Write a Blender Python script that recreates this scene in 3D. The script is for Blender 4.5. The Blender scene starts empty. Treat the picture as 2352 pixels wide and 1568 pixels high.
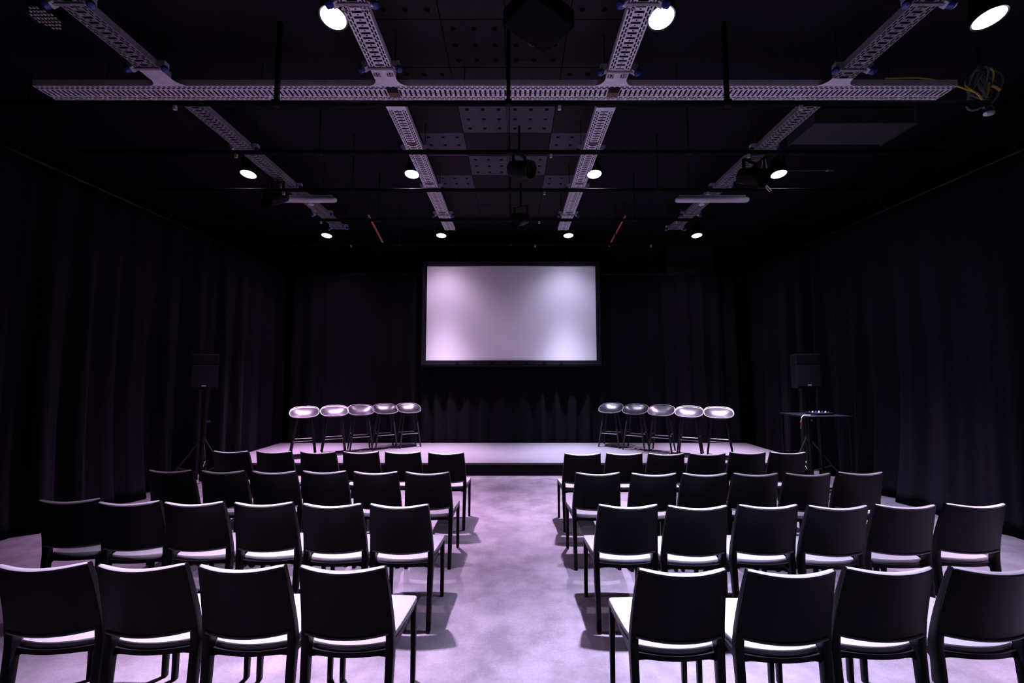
import bpy, bmesh, math, random
import numpy as np
from mathutils import Vector, Matrix

# ------------------------------------------------------------------ camera, world, exposure, lamps table
scene = bpy.context.scene
COL = scene.collection
PI = math.pi

cam_d = bpy.data.cameras.new('camera')
cam_d.sensor_width = 36.0
cam_d.lens = 36.0 * 940.0 / 2352.0
cam_d.shift_x = -2.0 / 2352.0
cam_d.clip_start = 0.05
cam = bpy.data.objects.new('camera', cam_d)
cam.location = (0.0, 0.0, 1.67)
cam.rotation_euler = (PI / 2 + math.atan(73.0 / 940.0), 0, 0)
COL.objects.link(cam)
scene.camera = cam

world = bpy.data.worlds.new('dark_room')
world.use_nodes = True
world.node_tree.nodes['Background'].inputs[0].default_value = (0.30, 0.24, 0.40, 1)
world.node_tree.nodes['Background'].inputs[1].default_value = 0.0
scene.world = world

scene.view_settings.view_transform = 'Standard'
scene.view_settings.look = 'None'
scene.view_settings.exposure = 0.0
scene.view_settings.gamma = 1.0
scene.view_settings.use_curve_mapping = False
scene.cycles.use_denoising = True
scene.cycles.max_bounces = 6
scene.cycles.diffuse_bounces = 3
scene.cycles.glossy_bounces = 2
scene.cycles.sample_clamp_indirect = 6.0

LAMP_Z = 4.47
BEAM_SIGMA = 17.0        # degrees, soft-edged beam of the lamps
POWER = 3.0
LAMP_TILT = math.radians(8.9)   # heads lean a little towards the audience
def beam_profile():
    angs = [2.5 * k for k in range(37)]
    ka = [0, 30, 37, 45, 52, 60, 70, 90]; kv = [0.016, 0.0155, 0.0120, 0.0070, 0.0034, 0.0010, 0.0004, 0.0002]   # faint skirt around the core
    cds = [1000.0 * (math.exp(-(a / BEAM_SIGMA) ** 3.0) + float(np.interp(a, ka, kv))) for a in angs]
    t = bpy.data.texts.new('lamp_beam_profile')
    t.write('IESNA:LM-63-2002\nTILT=NONE\n1 1000 1 %d 1 1 2 0.2 0.2 0\n1 1 10\n' % len(angs)
            + ' '.join('%.2f' % a for a in angs) + '\n0\n' + ' '.join('%.3f' % c for c in cds) + '\n')
    return t
BEAM = beam_profile()
PINK = (0.93, 0.56, 1.02)
ROSE = (0.91, 0.58, 1.02)
LILAC = (0.86, 0.66, 1.04)
BLUE = (0.77, 0.70, 1.08)
# x, y, colour, power, on, where
LAMPS = [
    (-3.80, 8.16, PINK, 2300, True, 'lit round ceiling lamp nearest the back curtain, far left of its row'),
    (-1.46, 8.16, (0.92, 0.65, 1.02), 2300, True, 'lit round ceiling lamp above the upper left corner of the screen'),
    (1.135, 8.16, BLUE, 2300, True, 'lit round ceiling lamp above the upper right corner of the screen'),
    (3.755, 8.16, LILAC, 2300, True, 'lit round ceiling lamp nearest the back curtain, far right of its row'),
    (-3.735, 5.58, PINK, 1000, True, 'lit round ceiling lamp just in front of the left white batten light'),
    (-1.425, 5.58, ROSE, 2400, True, 'lit round ceiling lamp in the middle row, left of the perforated tiles'),
    (1.15, 5.58, LILAC, 2400, True, 'lit round ceiling lamp in the middle row, right of the perforated tiles'),
    (3.755, 5.58, BLUE, 1800, True, 'lit round ceiling lamp beside the dangling white wires'),
    (-3.70, 3.03, PINK, 0, False, 'unlit round lamp showing its grid of dots, top left corner'),
    (-1.42, 3.03, LILAC, 2650, True, 'large bright ceiling lamp beside the plate numbered 43'),
    (1.175, 3.03, BLUE, 2750, True, 'large bright ceiling lamp right of the hanging projector'),
    (3.77, 3.03, LILAC, 2500, True, 'bright oval looking ceiling lamp in the top right corner'),
]

# ------------------------------------------------------------------ materials
MATS = {}
def mat(name, col, rough=0.6, metal=0.0, spec=0.5, emis=None, estr=0.0, noise=None, bump=None, sheen=0.0):
    """noise = (scale, amount, detail): value mottling; bump = (scale, strength)"""
    if name in MATS:
        return MATS[name]
    m = bpy.data.materials.new(name)
    m.use_nodes = True
    nt = m.node_tree
    b = nt.nodes['Principled BSDF']
    b.inputs['Base Color'].default_value = (*col, 1)
    b.inputs['Roughness'].default_value = rough
    b.inputs['Metallic'].default_value = metal
    b.inputs['Specular IOR Level'].default_value = spec
    if sheen:
        b.inputs['Sheen Weight'].default_value = sheen
        b.inputs['Sheen Roughness'].default_value = 0.5
    if emis:
        b.inputs['Emission Color'].default_value = (*emis, 1)
        b.inputs['Emission Strength'].default_value = estr
    if noise or bump:
        tc = nt.nodes.new('ShaderNodeTexCoord')
    if noise:
        sc, amt, det = noise
        n = nt.nodes.new('ShaderNodeTexNoise')
        n.inputs['Scale'].default_value = sc
        n.inputs['Detail'].default_value = det
        n.inputs['Roughness'].default_value = 0.65
        nt.links.new(tc.outputs['Object'], n.inputs['Vector'])
        r = nt.nodes.new('ShaderNodeValToRGB')
        lo = tuple(c * (1 - amt) for c in col)
        hi = tuple(min(1, c * (1 + amt)) for c in col)
        r.color_ramp.elements[0].position = 0.32
        r.color_ramp.elements[0].color = (*lo, 1)
        r.color_ramp.elements[1].position = 0.68
        r.color_ramp.elements[1].color = (*hi, 1)
        nt.links.new(n.outputs['Fac'], r.inputs['Fac'])
        nt.links.new(r.outputs['Color'], b.inputs['Base Color'])
    if bump:
        n2 = nt.nodes.new('ShaderNodeTexNoise')
        n2.inputs['Scale'].default_value = bump[0]
        n2.inputs['Detail'].default_value = 3
        nt.links.new(tc.outputs['Object'], n2.inputs['Vector'])
        bp = nt.nodes.new('ShaderNodeBump')
        bp.inputs['Strength'].default_value = bump[1]
        bp.inputs['Distance'].default_value = 0.01
        nt.links.new(n2.outputs['Fac'], bp.inputs['Height'])
        nt.links.new(bp.outputs['Normal'], b.inputs['Normal'])
    MATS[name] = m
    return m

def floor_material():
    m = bpy.data.materials.new('worn_grey_floor')
    m.use_nodes = True
    nt = m.node_tree
    b = nt.nodes['Principled BSDF']
    tc = nt.nodes.new('ShaderNodeTexCoord')
    big = nt.nodes.new('ShaderNodeTexNoise'); big.inputs['Scale'].default_value = 3.2; big.inputs['Detail'].default_value = 6; big.inputs['Roughness'].default_value = 0.62
    fine = nt.nodes.new('ShaderNodeTexNoise'); fine.inputs['Scale'].default_value = 70; fine.inputs['Detail'].default_value = 4; fine.inputs['Roughness'].default_value = 0.75
    for n in (big, fine):
        nt.links.new(tc.outputs['Object'], n.inputs['Vector'])
    r1 = nt.nodes.new('ShaderNodeValToRGB')
    r1.color_ramp.elements[0].position = 0.36; r1.color_ramp.elements[0].color = (0.058, 0.050, 0.059, 1)
    r1.color_ramp.elements[1].position = 0.63; r1.color_ramp.elements[1].color = (0.100, 0.089, 0.102, 1)
    nt.links.new(big.outputs['Fac'], r1.inputs['Fac'])
    r2 = nt.nodes.new('ShaderNodeValToRGB')
    r2.color_ramp.elements[0].position = 0.30; r2.color_ramp.elements[0].color = (0.78, 0.78, 0.78, 1)
    r2.color_ramp.elements[1].position = 0.72; r2.color_ramp.elements[1].color = (1.08, 1.08, 1.08, 1)
    nt.links.new(fine.outputs['Fac'], r2.inputs['Fac'])
    mx = nt.nodes.new('ShaderNodeMix'); mx.data_type = 'RGBA'; mx.blend_type = 'MULTIPLY'; mx.inputs['Factor'].default_value = 1
    nt.links.new(r1.outputs['Color'], mx.inputs['A']); nt.links.new(r2.outputs['Color'], mx.inputs['B'])
    nt.links.new(mx.outputs['Result'], b.inputs['Base Color'])
    b.inputs['Roughness'].default_value = 0.85
    b.inputs['Specular IOR Level'].default_value = 0.25
    bp = nt.nodes.new('ShaderNodeBump'); bp.inputs['Strength'].default_value = 0.25; bp.inputs['Distance'].default_value = 0.004
    nt.links.new(fine.outputs['Fac'], bp.inputs['Height']); nt.links.new(bp.outputs['Normal'], b.inputs['Normal'])
    return m

M_FLOOR = floor_material()
M_STAGE = mat('grey_stage_deck', (0.070, 0.063, 0.072), 0.8, spec=0.3, noise=(3.0, 0.08, 5), bump=(120, 0.15))
M_BLACKPAINT = mat('black_painted_plaster', (0.009, 0.0075, 0.012), 0.8, spec=0.1, noise=(1.5, 0.3, 3))
M_FASCIA = mat('black_stage_fascia', (0.006, 0.005, 0.007), 0.6, spec=0.1)
M_CURTAIN = mat('black_drape_cloth', (0.0066, 0.0058, 0.0086), 0.95, spec=0.04, noise=(60, 0.25, 2))
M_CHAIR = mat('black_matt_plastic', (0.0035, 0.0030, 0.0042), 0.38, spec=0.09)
M_SHEEN = mat('black_plastic_painted_sheen', (0.11, 0.107, 0.112), 0.45, spec=0.8)  # black plastic greyed to read as lit: lamp sheen put into the colour
M_STOOL = mat('black_shell_plastic', (0.008, 0.0075, 0.010), 0.33, spec=0.5)
M_WOODBLK = mat('black_stained_wood', (0.010, 0.008, 0.011), 0.5, spec=0.3, noise=(30, 0.3, 3))
M_STEEL = mat('brushed_steel', (0.62, 0.60, 0.62), 0.28, metal=1.0)
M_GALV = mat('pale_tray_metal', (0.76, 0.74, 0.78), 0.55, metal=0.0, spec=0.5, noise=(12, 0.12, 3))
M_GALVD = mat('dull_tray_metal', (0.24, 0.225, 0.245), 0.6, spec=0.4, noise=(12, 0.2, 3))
M_BLKMETAL = mat('black_metal', (0.004, 0.004, 0.005), 0.5, spec=0.12)
M_PIPE = mat('black_painted_pipe', (0.004, 0.004, 0.005), 0.75, spec=0.05)
M_DUCT = mat('dark_grey_sheet_metal', (0.05, 0.052, 0.058), 0.6, spec=0.3)
M_BLKGLOSS = mat('black_gloss_metal', (0.006, 0.006, 0.008), 0.3, spec=0.25)
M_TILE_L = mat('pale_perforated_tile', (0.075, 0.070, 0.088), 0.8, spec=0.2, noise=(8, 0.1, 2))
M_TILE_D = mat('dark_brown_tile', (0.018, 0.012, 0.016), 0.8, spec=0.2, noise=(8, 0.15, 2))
M_SCREEN = mat('matte_white_screen', (0.82, 0.82, 0.83), 0.95, spec=0.05)
M_SFRAME = mat('black_velvet_frame', (0.008, 0.007, 0.011), 0.8, spec=0.15)
M_BLUE = mat('blue_socket_plastic', (0.022, 0.050, 0.22), 0.3)
M_GREY = mat('pale_grey_plastic', (0.42, 0.44, 0.48), 0.45)
M_WHITE = mat('white_plastic', (0.62, 0.60, 0.63), 0.45)
M_DIGIT = mat('pale_print', (0.60, 0.58, 0.62), 0.6)
M_PLATE = mat('black_number_plate', (0.012, 0.012, 0.014), 0.4)
M_TAPE = mat('brown_tape', (0.10, 0.07, 0.055), 0.6)
M_ORANGE = mat('orange_lacquer', (0.50, 0.13, 0.07), 0.55)
M_WPANEL = mat('dark_grey_wall_panel', (0.013, 0.013, 0.017), 0.8, noise=(5, 0.1, 2))
M_YELLOW = mat('yellow_cable_sheath', (0.50, 0.42, 0.06), 0.5)
M_GREEN = mat('grey_green_cable_sheath', (0.10, 0.14, 0.12), 0.5)
M_RED = mat('red_plug_ring', (0.55, 0.03, 0.04), 0.4)
M_WIRE = mat('white_wire_sheath', (0.80, 0.78, 0.80), 0.4)
M_TUBE = mat('galvanised_pipe', (0.30, 0.34, 0.36), 0.35, metal=0.8)
M_LENS_OFF = mat('unlit_led_lens', (0.30, 0.28, 0.27), 0.25)
M_GRILLE = mat('speaker_grille_black', (0.006, 0.006, 0.008), 0.6, spec=0.12, bump=(260, 0.3))
M_BADGE = mat('pale_badge', (0.35, 0.35, 0.38), 0.4)

# ------------------------------------------------------------------ geometry helpers
class MB:
    def __init__(self):
        self.v = []; self.f = []
    def add(self, vs, fs):
        o = len(self.v)
        self.v += [tuple(p) for p in vs]
        self.f += [tuple(i + o for i in f) for f in fs]
        return self
    def box(self, x0, x1, y0, y1, z0, z1):
        return self.add([(x0, y0, z0), (x1, y0, z0), (x1, y1, z0), (x0, y1, z0), (x0, y0, z1), (x1, y0, z1), (x1, y1, z1), (x0, y1, z1)],
                        [(0, 3, 2, 1), (4, 5, 6, 7), (0, 1, 5, 4), (1, 2, 6, 5), (2, 3, 7, 6), (3, 0, 4, 7)])
    def rings(self, rings, close_ends=True):
        """rings: list of equal-length closed loops"""
        n = len(rings[0]); vs = []; fs = []
        for r in rings:
            vs += list(r)
        for k in range(len(rings) - 1):
            for i in range(n):
                j = (i + 1) % n
                fs.append((k * n + i, k * n + j, (k + 1) * n + j, (k + 1) * n + i))
        if close_ends:
            fs.append(tuple(range(n - 1, -1, -1)))
            fs.append(tuple((len(rings) - 1) * n + i for i in range(n)))
        return self.add(vs, fs)
    def tube(self, pts, r, n=10, close=True):
        pts = [Vector(p) for p in pts]
        rad = r if isinstance(r, (list, tuple)) else [r] * len(pts)
        rings = []
        prev = None
        for i, p in enumerate(pts):
            a = pts[max(i - 1, 0)]; b = pts[min(i + 1, len(pts) - 1)]
            t = (b - a).normalized()
            if prev is None:
                up = Vector((0, 0, 1)) if abs(t.z) < 0.9 else Vector((0, 1, 0))
                s = t.cross(up).normalized()
            else:
                s = (prev - t * prev.dot(t)).normalized()
            prev = s
            q = t.cross(s)
            rings.append([p + (s * math.cos(2 * PI * k / n) + q * math.sin(2 * PI * k / n)) * rad[i] for k in range(n)])
        return self.rings(rings, close)
    def lathe(self, prof, n=24, c=(0, 0)):
        return self.rings([[(c[0] + r * math.cos(2 * PI * k / n), c[1] + r * math.sin(2 * PI * k / n), z) for k in range(n)] for r, z in prof])
    def prism(self, poly, z0, z1):
        n = len(poly)
        return self.add([(x, y, z0) for x, y in poly] + [(x, y, z1) for x, y in poly],
                        [tuple(range(n - 1, -1, -1)), tuple(range(n, 2 * n))] + [(i, (i + 1) % n, n + (i + 1) % n, n + i) for i in range(n)])
    def mesh(self, name, m, smooth=False, bevel=0.0, fix=True):
        me = bpy.data.meshes.new(name)
        me.from_pydata(self.v, [], self.f)
        if fix or bevel:
            bm = bmesh.new(); bm.from_mesh(me)
            bmesh.ops.recalc_face_normals(bm, faces=bm.faces)
            if bevel:
                es = [e for e in bm.edges if len(e.link_faces) == 2 and e.calc_face_angle(0) > 0.6]
                bmesh.ops.bevel(bm, geom=es, offset=bevel, segments=2, profile=0.5, affect='EDGES')
            bm.to_mesh(me); bm.free()
        me.materials.append(m)
        if smooth:
            me.polygons.foreach_set('use_smooth', [True] * len(me.polygons))
            try:
                me.set_sharp_from_angle(angle=math.radians(42))
            except Exception:
                pass
        return me
    def build(self, name, m, parent=None, smooth=False, bevel=0.0, fix=True):
        o = bpy.data.objects.new(name, self.mesh(name, m, smooth, bevel, fix))
        COL.objects.link(o)
        if parent is not None:
            o.parent = parent
        return o

def thing(name, label, cat, loc=(0, 0, 0), rz=0.0, group=None):
    o = bpy.data.objects.new(name, None)
    o.empty_display_size = 0.1
    o.location = loc; o.rotation_euler = (0, 0, rz)
    COL.objects.link(o)
    return tag(o, label, cat, group)

def tag(o, label, cat, group=None, kind=None):
    if label: o['label'] = label
    if cat: o['category'] = cat
    if group: o['group'] = group
    if kind: o['kind'] = kind
    return o

def structure(o):
    o['kind'] = 'structure'
    return o

def copy_tree(o, parent=None):
    c = o.copy(); COL.objects.link(c); c.parent = parent
    for ch in list(o.children):
        copy_tree(ch, c)
    return c

def text_mesh(body, size, m):
    cu = bpy.data.curves.new('digits', 'FONT')
    cu.body = body; cu.size = size; cu.extrude = 0.0008
    cu.align_x = 'CENTER'; cu.align_y = 'CENTER'
    ob = bpy.data.objects.new('digits', cu); COL.objects.link(ob)
    dg = bpy.context.evaluated_depsgraph_get()
    me = bpy.data.meshes.new_from_object(ob.evaluated_get(dg))
    me.materials.clear(); me.materials.append(m)
    bpy.data.objects.remove(ob); bpy.data.curves.remove(cu)
    return me

# ------------------------------------------------------------------ room shell
RX0, RX1, RY0, RY1, RZ = -5.75, 5.95, -2.6, 9.35, 4.85
fl = structure(MB().box(RX0 - .15, RX1 + .15, RY0 - .15, RY1 + .15, -0.12, 0).build('floor', M_FLOOR))
ceil = structure(MB().box(RX0 - .15, RX1 + .15, RY0 - .15, RY1 + .15, RZ + 0.03, RZ + 0.2).build('ceiling', M_BLACKPAINT))
structure(MB().box(RX0 - .15, RX0, RY0, RY1, 0, RZ + .03).build('wall_left', M_BLACKPAINT))
structure(MB().box(RX1, RX1 + .15, RY0, RY1, 0, RZ + .03).build('wall_right', M_BLACKPAINT))
wb = structure(MB().box(RX0 - .15, RX1 + .15, RY1, RY1 + .15, 0, RZ + .03).build('wall_back', M_BLACKPAINT))
structure(MB().box(RX0 - .15, RX1 + .15, RY0 - .15, RY0, 0, RZ + .03).build('wall_front', M_BLACKPAINT))
MB().box(3.55, 4.66, RY1 - 0.05, RY1, 3.85, 4.62).build('wall_panel', M_WPANEL, wb, bevel=0.006)
MB().box(1.9, 3.45, RY1 - 0.05, RY1, 3.85, 4.62).build('wall_panel', M_BLACKPAINT, wb, bevel=0.006)

# checkerboard of perforated and plain ceiling tiles between the two middle trays
def perforated_tile(w):
    mb = MB(); n = 3; c = w / n; r = 0.026; zz = 0.025
    for i in range(n):
        for j in range(n):
            cx = -w / 2 + c * (i + .5); cy = -w / 2 + c * (j + .5); h = c / 2
            out = [(h, 0), (h, h), (0, h), (-h, h), (-h, 0), (-h, -h), (0, -h), (h, -h)]
            inn = [(r * math.cos(k * PI / 4), r * math.sin(k * PI / 4)) for k in range(8)]
            vs = [(cx + x, cy + y, 0) for x, y in out] + [(cx + x, cy + y, 0) for x, y in inn] + [(cx + x, cy + y, zz) for x, y in inn]
            fs = []
            for k in range(8):
                q = (k + 1) % 8
                fs.append((k, 8 + k, 8 + q, q))
                fs.append((8 + k, 16 + k, 16 + q, 8 + q))
            mb.add(vs, fs)
    a = w / 2
    mb.add([(-a, -a, 0), (a, -a, 0), (a, a, 0), (-a, a, 0), (-a, -a, zz), (a, -a, zz), (a, a, zz), (-a, a, zz)],
           [(0, 1, 5, 4), (1, 2, 6, 5), (2, 3, 7, 6), (3, 0, 4, 7)])
    return mb
TW = 0.583
ptile_me = perforated_tile(TW - 0.008).mesh('ceiling_tile', M_TILE_L, fix=False)
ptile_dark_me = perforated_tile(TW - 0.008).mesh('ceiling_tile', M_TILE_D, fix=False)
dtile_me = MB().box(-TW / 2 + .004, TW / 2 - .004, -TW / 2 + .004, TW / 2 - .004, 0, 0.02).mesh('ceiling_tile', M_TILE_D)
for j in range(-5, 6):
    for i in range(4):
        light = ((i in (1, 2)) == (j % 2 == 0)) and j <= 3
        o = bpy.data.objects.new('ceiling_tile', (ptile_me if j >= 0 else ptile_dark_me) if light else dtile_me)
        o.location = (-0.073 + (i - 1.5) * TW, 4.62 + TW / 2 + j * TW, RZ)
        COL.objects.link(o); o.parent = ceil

# ------------------------------------------------------------------ drapes
def curtain(name, label, p0, p1, z0, z1, seed, lean=0.10, flare=0.16, amp=(0.045, 0.12), lam=0.40, hem=None):
    rng = np.random.default_rng(seed)
    p0 = np.array(p0, float); p1 = np.array(p1, float)
    L = np.linalg.norm(p1 - p0); d = (p1 - p0) / L; nrm = np.array([-d[1], d[0]])
    ns = int(L / 0.028); nt = 26
    s = np.linspace(0, L, ns + 1)
    # irregular fold positions
    def smooth_noise(x, step, sd):
        r = np.random.default_rng(sd); k = int(L / step) + 4
        a = r.uniform(-1, 1, k); xi = x / step; i = np.floor(xi).astype(int); f = xi - i
        i = np.clip(i, 0, k - 2); f = f * f * (3 - 2 * f)
        return a[i] * (1 - f) + a[i + 1] * f
    yy = p0[1] + d[1] * s
    clear = np.clip((6.7 - yy) / 0.8, 0, 1)      # hangs straight beside the stage
    vs = []
    for t in range(nt + 1):
        h = t / nt                     # 0 bottom, 1 top
        b = 1 - h
        sh = lean * b * smooth_noise(s, 0.7, seed + 1) + 0.03 * smooth_noise(s, 0.3, seed + 5) * b
        u = s + sh
        ph = 2 * PI * u / lam + 2.6 * smooth_noise(np.clip(u, 0, L), 0.9, seed + 2)
        a = amp[0] + (amp[1] - amp[0]) * b ** 0.8
        am = a * (0.65 + 0.55 * smooth_noise(s, 0.8, seed + 3))
        w = np.sin(ph)
        prof = np.sign(w) * np.abs(w) ** 0.75
        ph2 = 2 * PI * u / (lam * 0.41) + 2 * smooth_noise(s, 0.5, seed + 7)
        dd = am * prof + 0.25 * am * np.sin(ph2) + flare * clear * b ** 5 * (0.6 + 0.6 * smooth_noise(s, 0.6, seed + 4))
        zb = z0 + 0.0 * s
        z = zb + (z1 - zb) * h
        P = p0[None, :] + d[None, :] * u[:, None] + nrm[None, :] * dd[:, None]
        vs += [(P[i, 0], P[i, 1], z[i]) for i in range(ns + 1)]
    m = ns + 1
    fs = [(t * m + i, t * m + i + 1, (t + 1) * m + i + 1, (t + 1) * m + i) for t in range(nt) for i in range(ns)]
    root = thing(name, label, 'curtain')
    mb = MB(); mb.v = vs; mb.f = fs
    c = mb.build('drape', M_CURTAIN, root, smooth=True, fix=False)
    so = c.modifiers.new('thickness', 'SOLIDIFY'); so.thickness = 0.006
    a0 = p0; a1 = p1
    rail = MB().tube([(a0[0], a0[1], z1 + 0.02), (a1[0], a1[1], z1 + 0.02)], 0.018, 8).build('rail', M_BLKGLOSS, root)
    for k in np.linspace(0.4, L - 0.4, max(2, int(L / 1.4))):
        q = p0 + d * k
        MB().tube([(q[0], q[1], z1 + 0.03), (q[0], q[1], RZ + 0.03)], 0.006, 6).build('rail_hanger', M_BLKMETAL, root)
    return root

# the inward normal is to the left of the walking direction
curtain('curtain', 'floor length black curtain along the left wall behind the left speaker', (-5.13, 9.05), (-5.13, -2.3), 0.004, 3.93, 11, lam=0.46)
curtain('curtain', 'floor length black curtain along the right wall behind the high table', (5.22, -2.3), (5.22, 9.05), 0.004, 3.93, 23, lam=0.44)
curtain('curtain', 'black curtain across the back of the stage behind the screen', (4.95, 8.96), (-4.85, 8.96), 0.004, 3.84, 37, lean=0.06, flare=0.0, amp=(0.03, 0.055), lam=0.36)

# ------------------------------------------------------------------ stage
st = thing('stage_platform', 'low wide stage with pale lit deck and black front', 'stage', (0, 6.88, 0))
MB().box(-4.93, 4.95, 0.0, 1.93, 0.165, 0.2).build('deck', M_STAGE, st, bevel=0.004)
MB().box(-4.91, 4.93, 0.012, 0.04, 0.0, 0.165).build('front_fascia', M_FASCIA, st)
MB().box(-4.91, -4.88, 0.04, 1.92, 0.0, 0.165).build('side_fascia', M_FASCIA, st)
MB().box(4.90, 4.93, 0.04, 1.92, 0.0, 0.165).build('side_fascia', M_FASCIA, st)

# ------------------------------------------------------------------ projection screen
sc_ = thing('projection_screen', 'large blank white projection screen in black frame above the stage', 'screen', (-0.035, 8.78, 1.945))
SW, SH = 1.83, 2.058
MB().box(-SW, SW, -0.004, 0.004, 0, SH).build('screen_fabric', M_SCREEN, sc_)
FB = 0.095
MB().box(-SW - FB, -SW, -0.03, 0.02, -FB, SH + FB).build('frame_bar', M_SFRAME, sc_, bevel=0.004)
MB().box(SW, SW + FB, -0.03, 0.02, -FB, SH + FB).build('frame_bar', M_SFRAME, sc_, bevel=0.004)
MB().box(-SW, SW, -0.03, 0.02, SH, SH + FB).build('frame_bar', M_SFRAME, sc_, bevel=0.004)
MB().box(-SW, SW, -0.03, 0.02, -FB, 0).build('frame_bar', M_SFRAME, sc_, bevel=0.004)
MB().tube([(-SW - FB, -0.005, -FB - 0.012), (SW + FB, -0.005, -FB - 0.012)], 0.018, 10).build('bottom_tube', M_BLKGLOSS, sc_, smooth=True)
for x in (-1.2, 1.2):
    MB().tube([(x, 0.01, SH + FB), (x, 0.01, RZ + 0.03 - 1.945)], 0.006, 6).build('hanging_wire', M_BLKMETAL, sc_)
for k in range(7):
    x = -1.15 + k * 0.37
    MB().box(x - 0.03, x + 0.03, -0.036, -0.030, -FB * 0.85, -FB * 0.35).build('frame_clip', M_BLKGLOSS, sc_)

# ------------------------------------------------------------------ chairs
def sweep_rect(path, halfw):
    """path: list of (x, y, z, depth); rectangle of +-halfw in x, depth in y"""
    mb = MB(); rings = []
    for x, y, z, w, d in path:
        rings.append([(x - w, y - d, z), (x + w, y - d, z), (x + w, y + d, z), (x - w, y + d, z)])
    return mb.rings(rings)

def bez(p, n):
    """smooth catmull-rom through tuples"""
    P = [np.array(q, float) for q in p]
    P = [2 * P[0] - P[1]] + P + [2 * P[-1] - P[-2]]
    out = []
    for k in range(1, len(P) - 2):
        for j in range(n):
            t = j / n
            a, b, c, d = P[k - 1], P[k], P[k + 1], P[k + 2]
            out.append(tuple(0.5 * ((2 * b) + (-a + c) * t + (2 * a - 5 * b + 4 * c - d) * t * t + (-a + 3 * b - 3 * c + d) * t ** 3)))
    out.append(tuple(P[-2]))
    return out

def stile_y(z):       # rear leg / back upright centre line
    if z < 0.44:
        return -0.200 + 0.030 * (z / 0.44)
    t = (z - 0.44) / 0.385
    return -0.170 - 0.085 * t ** 1.35
def stile_x(z):       # centre of the upright
    if z < 0.46:
        return 0.186 + 0.006 * (z / 0.46)
    t = (z - 0.46) / 0.365
    return 0.192 - 0.018 * t ** 1.6

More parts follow.
